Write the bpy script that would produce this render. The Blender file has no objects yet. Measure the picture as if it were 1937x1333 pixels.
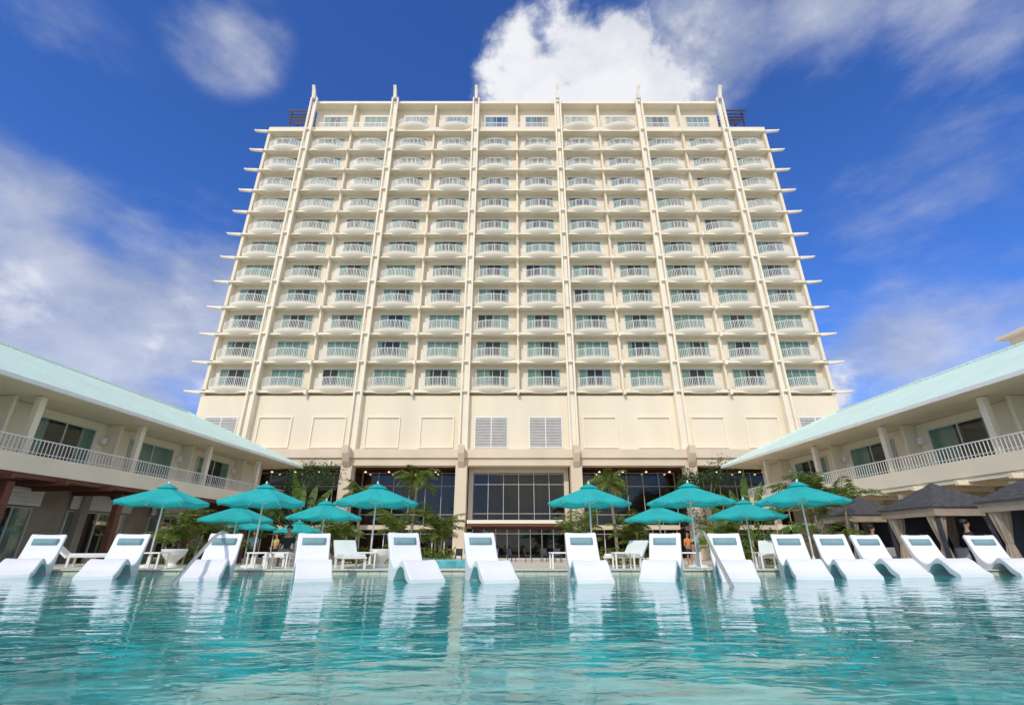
import bpy, math, random
from mathutils import Vector
random.seed(7)
PI=math.pi
C=bpy.context.scene.collection
R=math.radians
TH=R(22.2); FP=903.0
def ray(px,py):
    X=px-968.5; up=666.5-py
    F=FP*math.cos(TH)-up*math.sin(TH); U=FP*math.sin(TH)+up*math.cos(TH)
    return X/F,U/F
def at(px,py,D):
    a,b=ray(px,py); return (a*D,D,b*D+0.65)
# ---------------- materials
def mk(name,col,rough=.6,var=.08,scale=1.5,bump=0,bscale=40,metal=0,spec=.5,col2=None,stretch=(1,1,1),transl=None):
    m=bpy.data.materials.new(name); m.use_nodes=True; nt=m.node_tree; n=nt.nodes; l=nt.links
    b=n['Principled BSDF']; b.inputs['Roughness'].default_value=rough; b.inputs['Metallic'].default_value=metal
    b.inputs['Specular IOR Level'].default_value=spec
    g=n.new('ShaderNodeNewGeometry'); mp=n.new('ShaderNodeVectorMath'); mp.operation='MULTIPLY'; mp.inputs[1].default_value=stretch
    l.new(g.outputs['Position'],mp.inputs[0])
    t=n.new('ShaderNodeTexNoise'); t.inputs['Scale'].default_value=scale; t.inputs['Detail'].default_value=4
    l.new(mp.outputs[0],t.inputs['Vector'])
    r=n.new('ShaderNodeValToRGB'); l.new(t.outputs['Fac'],r.inputs[0])
    r.color_ramp.elements[0].position=.3; r.color_ramp.elements[1].position=.7
    c2=col2 or tuple(min(1,c*(1+var)) for c in col)
    c1=tuple(c*(1-var) for c in col)
    r.color_ramp.elements[0].color=(*c1,1); r.color_ramp.elements[1].color=(*c2,1)
    l.new(r.outputs[0],b.inputs['Base Color'])
    if bump:
        t2=n.new('ShaderNodeTexNoise'); t2.inputs['Scale'].default_value=bscale; t2.inputs['Detail'].default_value=2
        l.new(g.outputs['Position'],t2.inputs['Vector'])
        bp=n.new('ShaderNodeBump'); bp.inputs['Strength'].default_value=bump; bp.inputs['Distance'].default_value=.02
        l.new(t2.outputs['Fac'],bp.inputs['Height']); l.new(bp.outputs[0],b.inputs['Normal'])
    if transl:
        tr=n.new('ShaderNodeBsdfTranslucent'); l.new(r.outputs[0],tr.inputs['Color'])
        mx=n.new('ShaderNodeMixShader'); mx.inputs[0].default_value=transl
        l.new(b.outputs[0],mx.inputs[1]); l.new(tr.outputs[0],mx.inputs[2]); l.new(mx.outputs[0],n['Material Output'].inputs[0])
    return m
def glassmat(name,tint,refl=.12,k=.6):
    m=bpy.data.materials.new(name); m.use_nodes=True; nt=m.node_tree; n=nt.nodes; l=nt.links
    n.remove(n['Principled BSDF'])
    tr=n.new('ShaderNodeBsdfTransparent'); tr.inputs[0].default_value=(*tint,1)
    gl=n.new('ShaderNodeBsdfGlossy'); gl.inputs['Roughness'].default_value=.02; gl.inputs['Color'].default_value=(.92,.93,.86,1)
    fr=n.new('ShaderNodeFresnel'); fr.inputs[0].default_value=1.45
    ad=n.new('ShaderNodeMath'); ad.operation='MULTIPLY_ADD'; ad.inputs[1].default_value=k; ad.inputs[2].default_value=refl; ad.use_clamp=True
    l.new(fr.outputs[0],ad.inputs[0]); mx=n.new('ShaderNodeMixShader')
    l.new(ad.outputs[0],mx.inputs[0]); l.new(tr.outputs[0],mx.inputs[1]); l.new(gl.outputs[0],mx.inputs[2])
    l.new(mx.outputs[0],n['Material Output'].inputs[0]); return m
CREAM=mk('cream_stucco',(.82,.72,.545),.85,.06,.35,.12,25,stretch=(1,1,.25),spec=.2)
CREAM2=mk('cream_beam',(.87,.79,.635),.8,.04,.5,.08,25,spec=.2)
WCREAM=mk('wing_cream',(.88,.78,.60),.8,.05,.5,.08,25,spec=.2)
BEIGE=mk('beige_podium',(.72,.60,.44),.75,.07,.5,.1,20)
WHITE=mk('white_metal',(.85,.84,.79),.4,.04,3)
FRAME=mk('window_frame_paint',(.62,.62,.57),.5,.05,3)
PLAST=mk('white_lounger',(.86,.865,.865),.4,.03,2,.03,60)
BROWN=mk('brown_wood',(.15,.055,.03),.6,.25,3,.2,30,stretch=(1,1,6))
DKBR=mk('dark_bronze',(.05,.025,.022),.6,.25,3)
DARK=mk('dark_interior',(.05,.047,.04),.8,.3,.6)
WARM=mk('warm_interior',(.13,.095,.06),.8,.5,.5,col2=(.22,.16,.10))  # dim warm lobby light put into the base colour
LOWW=mk('dark_beige_wall',(.36,.31,.24),.8,.2,.8)  # darker beige for the ground-floor walls of the wings
MULL=mk('mullion_metal',(.50,.46,.39),.5,.08,3)
WIN=glassmat('window_glass',(.66,.73,.68),.02,.30)
BIGG=glassmat('curtain_wall_glass',(.44,.44,.41),.03,.40)
CURT=mk('teal_curtain',(.34,.46,.41),.85,.15,4,0,1,stretch=(5,5,.1))
TEALF=mk('teal_canvas',(.045,.58,.58),.8,.08,2,.1,120,transl=.38,spec=.2)
PILM=mk('grey_blue_pillow',(.22,.36,.38),.85,.08,8,.2,90)
STEEL=mk('steel',(.72,.74,.76),.22,.05,5,metal=.9)
COPE=mk('coping_stone',(.66,.62,.54),.7,.1,2.5,.15,40)
TILE=mk('pool_tile',(.08,.38,.42),.3,.3,6)
SHADE=mk('dark_shingle',(.075,.075,.08),.85,.35,9,.5,25)
FAB=mk('beige_drape',(.50,.40,.30),.85,.1,3,.1,60,transl=.25)
LEAF1=mk('palm_leaf',(.075,.15,.018),.45,.4,3,transl=.28,col2=(.22,.27,.04))
LEAF2=mk('dark_leaf',(.022,.065,.016),.5,.4,2,transl=.25,col2=(.07,.15,.03))
LEAF3=mk('banana_leaf',(.06,.14,.022),.45,.3,2,transl=.3,col2=(.15,.25,.04))
BARK=mk('bark',(.26,.21,.15),.9,.3,6,.4,30)
SKIN=mk('skin',(.42,.24,.16),.6,.06,8)
HAIR=mk('black_hair',(.015,.012,.01),.5,.3,30)
FLOW=mk('orange_flowers',(.75,.18,.03),.6,.3,12,col2=(.8,.45,.05))
CUSH=mk('taupe_cushion',(.30,.27,.25),.85,.1,6,.1,80)
BLK=mk('dark_chair',(.05,.055,.07),.5,.2,6)
def roofmat():
    m=mk('mint_roof',(.68,.86,.77),.75,.04,.6,spec=.15)
    nt=m.node_tree; n=nt.nodes; l=nt.links
    g=n.new('ShaderNodeNewGeometry'); w=n.new('ShaderNodeTexWave'); w.wave_type='BANDS'; w.bands_direction='Y'; w.inputs['Scale'].default_value=.8
    l.new(g.outputs['Position'],w.inputs['Vector']); rp=n.new('ShaderNodeValToRGB'); rp.color_ramp.elements[0].position=.9; rp.color_ramp.elements[1].position=.97
    l.new(w.outputs['Fac'],rp.inputs[0]); bp=n.new('ShaderNodeBump'); bp.inputs['Strength'].default_value=.6; bp.inputs['Distance'].default_value=.04
    l.new(rp.outputs[0],bp.inputs['Height']); l.new(bp.outputs[0],n['Principled BSDF'].inputs['Normal']); return m
ROOF=roofmat()
def pavermat():
    m=mk('paver',(.55,.51,.44),.75,.1,1.3)
    nt=m.node_tree; n=nt.nodes; l=nt.links; b=n['Principled BSDF']
    g=n.new('ShaderNodeNewGeometry'); br=n.new('ShaderNodeTexBrick'); br.inputs['Scale'].default_value=1.6; br.inputs['Mortar Size'].default_value=.012
    br.inputs['Color1'].default_value=(.76,.68,.54,1); br.inputs['Color2'].default_value=(.66,.59,.47,1); br.inputs['Mortar'].default_value=(.33,.29,.25,1)
    l.new(g.outputs['Position'],br.inputs['Vector']); l.new(br.outputs['Color'],b.inputs['Base Color']); return m
PAVER=pavermat()
def watermat():
    m=bpy.data.materials.new('pool_water'); m.use_nodes=True; nt=m.node_tree; n=nt.nodes; l=nt.links
    b=n['Principled BSDF']; b.inputs['Roughness'].default_value=.012; b.inputs['IOR'].default_value=1.40
    g=n.new('ShaderNodeNewGeometry')
    def noise(vec,sc,det=3,dist=0):
        s=n.new('ShaderNodeVectorMath'); s.operation='MULTIPLY'; s.inputs[1].default_value=vec; l.new(g.outputs['Position'],s.inputs[0])
        t=n.new('ShaderNodeTexNoise'); t.inputs['Scale'].default_value=sc; t.inputs['Detail'].default_value=det; t.inputs['Distortion'].default_value=dist
        l.new(s.outputs[0],t.inputs['Vector']); return t
    a=noise((.55,1.3,1),1.5,1.5,.4); c=noise((.75,1.4,1),5.5,2,.7); e=noise((.5,1,1),.45,3); k=noise((.6,1.5,1),3.6,4,1.4)
    def math_(op,x,y):
        q=n.new('ShaderNodeMath'); q.operation=op
        for i,z in enumerate((x,y)):
            if isinstance(z,(int,float)): q.inputs[i].default_value=z
            else: l.new(z,q.inputs[i])
        return q.outputs[0]
    h=math_('ADD',a.outputs['Fac'],math_('MULTIPLY',c.outputs['Fac'],.20))
    bp=n.new('ShaderNodeBump'); bp.inputs['Strength'].default_value=1; bp.inputs['Distance'].default_value=.020
    l.new(h,bp.inputs['Height']); l.new(bp.outputs[0],b.inputs['Normal'])
    mixf=math_('ADD',math_('MULTIPLY',e.outputs['Fac'],.4),math_('MULTIPLY',k.outputs['Fac'],.6))
    rp=n.new('ShaderNodeValToRGB'); rp.color_ramp.elements[0].position=.38; rp.color_ramp.elements[1].position=.64
    rp.color_ramp.elements[0].color=(.005,.215,.225,1); rp.color_ramp.elements[1].color=(.075,.54,.52,1)
    l.new(mixf,rp.inputs[0]); l.new(rp.outputs[0],b.inputs['Base Color']); return m
WATER=watermat()
# ---------------- mesh builder
class MB:
    def __init__(s,T=None): s.v=[]; s.f=[]; s.T=T
    def add(s,vs,fs):
        o=len(s.v); T=s.T
        for p in vs: s.v.append(T(*p) if T else tuple(p))
        for f in fs: s.f.append(tuple(i+o for i in f))
        return s
    def box(s,x0,x1,y0,y1,z0,z1):
        return s.add([(x0,y0,z0),(x1,y0,z0),(x1,y1,z0),(x0,y1,z0),(x0,y0,z1),(x1,y0,z1),(x1,y1,z1),(x0,y1,z1)],
          [(0,3,2,1),(4,5,6,7),(0,1,5,4),(1,2,6,5),(2,3,7,6),(3,0,4,7)])
    def cb(s,c,d): return s.box(c[0]-d[0]/2,c[0]+d[0]/2,c[1]-d[1]/2,c[1]+d[1]/2,c[2]-d[2]/2,c[2]+d[2]/2)
    def loft(s,rings,cap=True,closed=True):
        n=len(rings[0]); vs=[p for r in rings for p in r]; fs=[]
        for k in range(len(rings)-1):
            for i in range(n if closed else n-1):
                j=(i+1)%n; fs.append((k*n+i,k*n+j,(k+1)*n+j,(k+1)*n+i))
        if cap: fs.append(tuple(range(n))[::-1]); fs.append(tuple((len(rings)-1)*n+i for i in range(n)))
        return s.add(vs,fs)
    def tube(s,pts,r,n=6):
        pts=[Vector(p) for p in pts]; rings=[]
        rr=r if isinstance(r,(list,tuple)) else [r]*len(pts)
        for i,p in enumerate(pts):
            t=(pts[min(i+1,len(pts)-1)]-pts[max(i-1,0)]).normalized()
            ref=Vector((0,0,1)) if abs(t.z)<.9 else Vector((1,0,0))
            a=t.cross(ref).normalized(); b=t.cross(a)
            rings.append([tuple(p+(a*math.cos(2*PI*k/n)+b*math.sin(2*PI*k/n))*rr[i]) for k in range(n)])
        return s.loft(rings)
    def prism(s,poly,axis,a,b):
        if axis=='x': r=[[(a,p,q) for p,q in poly],[(b,p,q) for p,q in poly]]
        elif axis=='y': r=[[(p,a,q) for p,q in poly],[(p,b,q) for p,q in poly]]
        else: r=[[(p,q,a) for p,q in poly],[(p,q,b) for p,q in poly]]
        return s.loft(r)
    def mesh(s,name,mat,smooth=False):
        me=bpy.data.meshes.new(name); me.from_pydata(s.v,[],s.f); me.update()
        import bmesh
        bm=bmesh.new(); bm.from_mesh(me)
        if len(bm.faces)<60000 and not getattr(s,'sheet',False): bmesh.ops.recalc_face_normals(bm,faces=bm.faces)
        bm.to_mesh(me); bm.free()
        me.materials.append(mat)
        if smooth:
            for p in me.polygons: p.use_smooth=True
        return me
    def build(s,name,mat,parent=None,loc=None,smooth=False,bevel=0):
        if loc is None: loc=tuple(-c for c in parent.location) if parent is not None and getattr(s,'world',False) else (0,0,0)
        o=bpy.data.objects.new(name,s.mesh(name,mat,smooth)); C.objects.link(o); o.location=loc
        if parent is not None: o.parent=parent
        if bevel:
            b=o.modifiers.new('Bevel','BEVEL'); b.width=bevel; b.segments=2; b.limit_method='ANGLE'
        return o
def WM(T=None): m=MB(T); m.world=True; return m
def obj(name,me,parent,loc=(0,0,0),rz=0):
    o=bpy.data.objects.new(name,me); C.objects.link(o); o.location=loc; o.rotation_euler=(0,0,rz)
    if parent is not None: o.parent=parent
    return o
def tag(o,label,cat,group=None):
    o['label']=label; o['category']=cat
    if group: o['group']=group
    return o
def thing(name,label,cat,loc,rz=0,group=None):
    o=bpy.data.objects.new(name,None); C.objects.link(o); o.location=loc; o.rotation_euler=(0,0,rz); o.empty_display_size=.3
    return tag(o,label,cat,group)
def dup(root,loc,rz,label,scale=1,name=None):
    def cp(o,par):
        c=o.copy(); C.objects.link(c); c.parent=par
        for ch in list(o.children): cp(ch,c)
        return c
    r=cp(root,None); r.location=loc; r.rotation_euler=(0,0,rz); r['label']=label; r.scale=(scale,)*3
    return r
def struct(o): o['kind']='structure'; return o
G=-0.3
# ---------------- setting
g=MB(); S=900; X0,X1,Y0,Y1=-15,15,-9,13.7
g.add([(-S,-S,G),(S,-S,G),(S,Y0,G),(-S,Y0,G),(-S,Y1+.3,G),(S,Y1+.3,G),(S,S,G),(-S,S,G),(X0,Y0,G),(X1,Y0,G),(X1,Y1+.3,G),(X0,Y1+.3,G)],
  [(0,1,2,3),(4,5,6,7),(3,8,11,4),(9,2,5,10)])
struct(g.build('ground',PAVER))
d=MB(); d.box(X0,13.4,Y1,18.6,-1.5,.085); struct(d.build('pool_deck',PAVER))
cp=MB(); cp.box(X0,13.4,Y1-.06,Y1+.35,.089,.12); cp.box(X0-.4,X0,Y0,18.6,-1.5,.12); cp.box(X1,X1+.4,Y0,18.6,-1.5,.12); cp.box(13.4,X1,Y1,Y1+.4,-1.5,.12)
struct(cp.build('pool_coping',COPE,bevel=.015))
w=MB(); w.add([(X0,Y0,0),(X1,Y0,0),(X1,Y1,0),(X0,Y1,0)],[(0,1,2,3)]); struct(w.build('pool_water',WATER))
pf=MB(); pf.add([(X0,Y0,-1.4),(X1,Y0,-1.4),(X1,Y1,-1.4),(X0,Y1,-1.4)],[(0,1,2,3)]); struct(pf.build('pool_floor',TILE))
DK=.086
# ---------------- tower
TX=0.6; B=5.07; HW=6*B; Z0=14.4; FH=3.02; NR=11; YW=44.6; ZR=Z0+NR*FH
tw=thing('hotel_tower','tall cream hotel tower with rows of curved white balconies behind the pool','building',(TX,YW,G))
m=WM()
m.box(TX-HW,TX+HW,YW,YW+15,8.0,ZR)
m.box(TX-HW,TX+HW,51.8,YW+15,G,7.99)
m.box(TX-HW,TX-HW+.5,43.9,51.79,G,7.99); m.box(TX+HW-.5,TX+HW,43.9,51.79,G,7.99)
m.box(TX-HW,TX+HW,43.95,YW-.002,8.8,14.1)
for i in range(13):
    xb=TX-HW+i*B; wd=.22 if i%2==0 else .42
    xa=max(TX-HW,xb-wd/2); xc=min(TX+HW,xb+wd/2)
    if i in(0,12): xa=TX-HW if i==0 else TX+HW-.3; xc=xa+.3
    m.box(xa,xc,43.9,YW-.003,14.1,ZR)
m.box(TX-HW,TX+HW,43.88,44.1,ZR+.2,ZR+.85)
m.box(TX-HW,TX-HW+.2,44.1,YW+14,ZR,ZR+.85); m.box(TX+HW-.2,TX+HW,44.1,YW+14,ZR,ZR+.85)
m.build('wall',CREAM,tw)
ZT=52.3
m=WM(); m.box(TX-5*B,TX+5*B,44.8,YW+12,ZR+.003,ZT)
for k in range(5):
    for j in range(1 if k%2==0 else 3):
        xb=TX+(-5+2*k+(1 if k%2==0 else j))*B; m.box(xb-.13,xb+.13,43.9,44.797,ZR+.35,ZT)
m.build('penthouse',CREAM,tw)
m=WM(); m.box(TX-5*B-.3,TX+5*B+.3,43.75,YW+12.3,ZT,ZT+.3); m.box(TX-5*B-.1,TX+5*B+.1,43.95,YW+12,ZT+.3,ZT+.6); m.build('roof',CREAM2,tw)
for r in range(NR+1):
    z=Z0+r*FH
    m=WM(); m.box(TX-HW+.01,TX+HW-.01,43.9,YW-.005,z+.02,z+.3); m.build('floor_slab',CREAM2,tw)
    m=WM(); m.box(TX-HW,TX+HW,43.66,43.899,z-.03,z+.13)
    for sgn in(-1,1):
        pts=[(0,-.14),(.6,-.08),(1.25,.02),(1.55,.08),(1.6,.20),(1.2,.17),(0,.14)]
        m.prism([(TX+sgn*(HW+p),z+q) for p,q in pts],'y',43.62,43.92)
    for i in range(2,12,2):
        xb=TX-HW+i*B; m.box(xb-.11,xb+.11,43.38,43.658,z-.28,z+.16)
    m.build('floor_beam',CREAM2,tw)
for k in range(6):
    xp=TX+(-5+2*k)*B
    m=WM()
    for s_ in(-1,1): m.box(xp+s_*.33-.085,xp+s_*.33+.085,43.25,43.52,8.8,ZT+.5)
    for r in range(NR+1): m.box(xp-.245,xp+.245,43.29,43.5,Z0+r*FH-.06,Z0+r*FH+.12)
    m.box(xp-.2,xp+.2,43.58,43.898,14.1,ZT-.01); m.box(xp-.42,xp+.42,43.56,43.948,8.8,14.1)
    p=m.build('pier',CREAM2,tw)
    h=WM(); h.prism([(43.6,ZT+.45),(43.0,ZT+.1),(42.9,ZT+.6),(42.75,ZT+1.2),(42.5,ZT+1.7),(42.62,ZT+1.78),(42.95,ZT+1.45),(43.2,ZT+1.0),(43.7,ZT+.75)],'x',xp-.17,xp+.17)
    h.build('roof_horn',CREAM2,p,loc=(0,0,0))
def bow(t,hw,bu): return (hw*t, -bu*(1-abs(t)**2.2))
NB=14; TS=[-1+2*i/NB for i in range(NB+1)]
bm_=MB()
rings=[]
for hw,bu,z in((.85,.10,-.14),(1.3,.28,-.05),(1.65,.44,.09),(1.88,.58,.28),(1.98,.64,.50),(1.92,.58,.50),(1.92,.58,.38)):
    rings.append([(*bow(t,hw,bu),z) for t in TS]+[(hw,.0,z),(-hw,.0,z)])
bm_.loft(rings); BAL=bm_.mesh('balcony',CREAM2)
rl=MB()
tp=[(*bow(t,1.95,.61),1.36) for t in TS]; rl.tube(tp,.036,5); rl.tube([(x,y,.60) for x,y,z in tp],.02,4)
NBAL=26
for i in range(NBAL+1):
    t=-1+2*i/NBAL; x,y=bow(t,1.95,.61); q=.03 if i%6 else .05; rl.box(x-q/2,x+q/2,y-q/2,y+q/2,.50,1.35)
RAIL=rl.mesh('railing',WHITE)
def winmeshes(w,h,npan=4,dep=.0):
    f=MB(); t=.05
    f.box(-w/2,w/2,-.10,-.01,h-t,h); f.box(-w/2,w/2,-.10,-.01,0,t)
    for i in range(npan+1):
        x=-w/2+t/2+(w-t)*i/npan; f.box(x-t/2,x+t/2,-.098,-.012,t,h-t)
    g_=MB(); g_.add([(-w/2+.02,-.06,.02),(w/2-.02,-.06,.02),(w/2-.02,-.06,h-.02),(-w/2+.02,-.06,h-.02)],[(0,1,2,3)])
    k=MB(); k.add([(-w/2+.02,-.006,.02),(w/2-.02,-.006,.02),(w/2-.02,-.006,h-.02),(-w/2+.02,-.006,h-.02)],[(0,1,2,3)])  # flat dark panel on the wall; its colour stands in for unlit room
    cs=[]
    for rngs in (((-1,1),),((-1,-.15),(.75,1)),((-1,-.7),(.4,1)),((-1,-.55),(.55,1)),((-.1,1),)):
        c=MB()
        for a,b in rngs:
            n=max(4,int((b-a)*w*8)); top=[];bot=[]
            for i in range(n+1):
                x=(a+(b-a)*i/n)*(w/2-.05); y=-.03+(.012 if i%2 else -.012); top.append((x,y,h-.05)); bot.append((x,y,.04))
            c.loft([bot,top],cap=False,closed=False)
        cs.append(c.mesh('curtain',CURT))
    return f.mesh('window_frame',FRAME),g_.mesh('pane',WIN),k.mesh('dark_room_panel',DARK),cs
WS=(WF,WP,WK,WC)=winmeshes(3.2,2.3)
PS=winmeshes(2.9,1.7)
def addwin(par,loc,ms,rz=0,ci=None,name='window'):
    f=obj(name,ms[0],par,loc,rz); obj('pane',ms[1],f); obj('room_backing',ms[2],f)
    obj('curtain',ms[3][ci if ci is not None else random.choice((0,1,1,2,3,3,4))],f); return f
order=sorted([(r,i) for r in range(NR) for i in range(12)],key=lambda t:(t[0]*3)**2*1.0+ (0.9*abs(t[1]-5.5)*5)**2*0.05 + t[0]*200)
first=set(order[:100]); rest=[q for q in order if q not in first]
L0=Vector(tw.location)
def rel(x,y,z): return Vector((x,y,z))-L0
for r,i in order[:100]:
    xc=TX+(i-5.5)*B; z=Z0+r*FH
    b=obj('balcony',BAL,tw,rel(xc,43.86,z+.02)); obj('railing',RAIL,b)
    addwin(tw,rel(xc,YW-.004,z+.31),WS)
def stuffjoin(name,mat,items):
    mb=MB()
    for me,loc in items:
        mb.add([(v.co.x+loc[0],v.co.y+loc[1],v.co.z+loc[2]) for v in me.vertices],[tuple(p.vertices) for p in me.polygons])
    mb.sheet=True
    o=mb.build(name,mat,tw); o['kind']='stuff'; return o
pent=[3,4,7,8]
rb=[rel(TX+(i-5.5)*B,43.86,Z0+r*FH+.02) for r,i in rest]+[rel(TX+(i-5.5)*B,43.86,ZR+.55) for i in pent]
rw=[rel(TX+(i-5.5)*B,YW-.004,Z0+r*FH+.31) for r,i in rest]
pw=[rel(TX+(i-5.5)*B,44.796,ZR+1.75) for i in range(1,11)]
stuffjoin('upper_balconies',CREAM2,[(BAL,l) for l in rb]); stuffjoin('upper_railings',WHITE,[(RAIL,l) for l in rb])
def two(k): return [(WS[k],l) for l in rw]+[(PS[k],l) for l in pw]
stuffjoin('upper_windows',FRAME,two(0)); stuffjoin('upper_panes',WIN,two(1)); stuffjoin('upper_room_backings',DARK,two(2))
stuffjoin('upper_curtains',CURT,[(random.choice(WC),l) for l in rw]+[(random.choice(PS[3]),l) for l in pw])
for k in(0,2,4):
    m=WM()
    x0=TX+(-5+2*k)*B+.8; x1=x0+2*B-1.6
    m.box(x0,x1,44.02,44.06,ZR+1.7,ZR+1.76)
    n=int((x1-x0)/.18)
    for j in range(n+1): xx=x0+(x1-x0)*j/n; m.box(xx-.015,xx+.015,44.02,44.05,ZR+.85,ZR+1.7)
    m.build('roof_railing',WHITE,tw)
lv=MB(); lv.box(-1.55,-1.47,-.08,0,0,2.9); lv.box(1.47,1.55,-.08,0,0,2.9); lv.box(-.04,.04,-.079,0,.08,2.82); lv.box(-1.47,1.47,-.08,0,0,.08); lv.box(-1.47,1.47,-.08,0,2.82,2.9)
ls=MB()
for j in range(19): ls.add([(-1.47,-.07,.1+j*.143),(1.47,-.07,.1+j*.143),(1.47,-.015,.2+j*.143),(-1.47,-.015,.2+j*.143)],[(0,1,2,3)])
ls.sheet=True
LVF=lv.mesh('louvre',WHITE); LVS=ls.mesh('slats',mk('grey_slats',(.60,.58,.53),.5)); LSH=mk('louvre_shade',(.25,.25,.23),.8)
pn=MB()
for a in((-1.6,-1.48,0,2.95),(1.48,1.6,0,2.95),(-1.48,1.48,2.83,2.95),(-1.48,1.48,0,.08)): pn.box(a[0],a[1],-.13,.0,a[2],a[3])
PNL=pn.mesh('blank_panel',CREAM2)
for i in range(12):
    xc=TX+(i-5.5)*B
    if i in(0,5,6,11):
        f=obj('louvred_window',LVF,tw,rel(xc,43.946,9.1)); obj('slats',LVS,f)
        mb=MB(); mb.add([(-1.5,-.005,0),(1.5,-.005,0),(1.5,-.005,2.85),(-1.5,-.005,2.85)],[(0,1,2,3)]); mb.build('backing',LSH,f)
    else: obj('blank_panel',PNL,tw,rel(xc,43.948,9.1))
m=WM(); m.box(TX-HW-.6,TX+HW+.6,42.7,43.94,8.0,8.78); m.box(TX-HW-.6,TX+HW+.6,42.9,43.93,7.35,7.999); m.build('podium_beam',BEIGE,tw,bevel=.03)
m=WM(); m.box(TX-HW+.6,TX+HW-.6,43.94,51.7,7.5,7.7); m.build('soffit',BROWN,tw)
for k in range(6):
    xp=TX+(-5+2*k)*B
    m=WM(); m.box(xp-.5,xp+.5,42.75,43.9,G,7.34); m.box(xp-.62,xp+.62,42.6,44.0,G,G+.5); c=m.build('column',BEIGE,tw,bevel=.03)
    h=WM(); h.prism([(42.7,7.2),(42.3,7.6),(41.9,8.3),(41.8,8.95),(42.0,9.05),(42.3,8.9),(42.69,8.85)],'x',xp-.27,xp+.27); h.build('column_bracket',BEIGE,c,loc=(0,0,0))
for k in range(-1,6):
    xa=TX+(-5+2*k)*B+.6; xb=xa+2*B-1.2
    if k==-1: xa=TX-HW+.5; xb=TX-5*B-.6
    if k==5: xb=TX+HW-.5
    yg=46.0 if k!=2 else 44.6
    m=WM(); zt=7.2 if k!=2 else 6.95
    n=6 if 0<=k<=4 else 3
    if k==2:
        m.box(xa-.05,xa+.35,yg-.2,yg+1.5,2.3,7.49); m.box(xb-.35,xb+.05,yg-.2,yg+1.5,2.3,7.49); m.box(xa+.35,xb-.35,yg-.2,yg+1.5,zt,7.49); xa+=.35; xb-=.35
        m.build('window_surround',BEIGE,tw); m=WM()
    for j in range(n+1):
        xx=xa+(xb-xa)*j/n; m.box(xx-.025,xx+.025,yg-.08,yg+.05,2.5,zt)
    for zz in(2.5,3.4,5.9,zt-.1): m.box(xa,xb,yg-.082,yg+.052,zz,zz+.045)
    f=m.build('curtain_wall',MULL,tw)
    p=WM(); p.add([(xa,yg,2.5),(xb,yg,2.5),(xb,yg,zt),(xa,yg,zt)],[(0,1,2,3)]); p.build('pane',BIGG,f,loc=(0,0,0))
    m=WM(); m.box(xa,xb,yg-.1,yg+2,2.15,2.49); m.build('spandrel',BEIGE if k!=2 else BROWN,tw)
    m=WM(); n=8 if 0<=k<=4 else 4; y2=yg+1.0
    for j in range(n+1):
        xx=xa+(xb-xa)*j/n; m.box(xx-.035,xx+.035,y2-.08,y2+.05,G,2.15)
    m.box(xa,xb,y2-.082,y2+.052,1.75,1.83); m.box(xa,xb,y2-.082,y2+.052,G,G+.1)
    f=m.build('glass_doors',WHITE,tw); p=WM(); p.add([(xa,y2,G),(xb,y2,G),(xb,y2,2.14),(xa,y2,2.14)],[(0,1,2,3)]); p.build('pane',BIGG,f,loc=(0,0,0))
m=WM(); m.box(TX-HW+.6,TX+HW-.6,51.5,51.7,G,7.49); m.box(TX-HW+.6,TX+HW-.6,48.0,51.49,2.3,2.45)
for j in range(12): xx=TX-26+j*4.7; m.box(xx-.3,xx+.3,49.5,50.1,2.46,7.49)
m.build('interior',WARM,tw)
m=WM()
LAMP=bpy.data.materials.new('ceiling_spot'); LAMP.use_nodes=True; LAMP.node_tree.nodes['Principled BSDF'].inputs['Emission Color'].default_value=(1,.8,.5,1); LAMP.node_tree.nodes['Principled BSDF'].inputs['Emission Strength'].default_value=3
for k in range(22):
    for yy in(47.5,49.2): xx=TX-24+k*2.28; m.box(xx-.07,xx+.07,yy-.07,yy+.07,7.42,7.49)
m.build('ceiling_spots',LAMP,tw)
m=WM(); m.box(TX-B+.7,TX+B-.7,42.2,44.3,2.5,2.78); cn=m.build('entrance_canopy',CREAM2,tw)
m=WM(); m.box(TX-B+.8,TX+B-.8,42.3,44.2,2.3,2.499); m.build('canopy_fascia',BROWN,cn,loc=(0,0,0))
for s_ in(-1,1):
    x0=TX+s_*27.4
    pg=thing('roof_pergola','dark red brown slatted pergola on the roof shoulder at the %s end of the tower'%('left' if s_<0 else 'right'),'pergola',(x0,45.5,ZR+.02))
    for a in(-1.1,1.1):
        for b_ in(-.9,.9): MB().box(a-.07,a+.07,b_-.07,b_+.07,0,4.0).build('post',DKBR,pg)
    mb=MB()
    for j in range(5): mb.box(-1.6,1.6,-1.2+j*.5,-1.12+j*.5,4.0,4.2)
    mb.build('roof_slats',DKBR,pg)
    mb=MB()
    for j in range(4): mb.box(-1.3,1.3,-1.03,-.98,2.3+j*.45,2.37+j*.45)
    mb.build('screen_slats',DKBR,pg)
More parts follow.
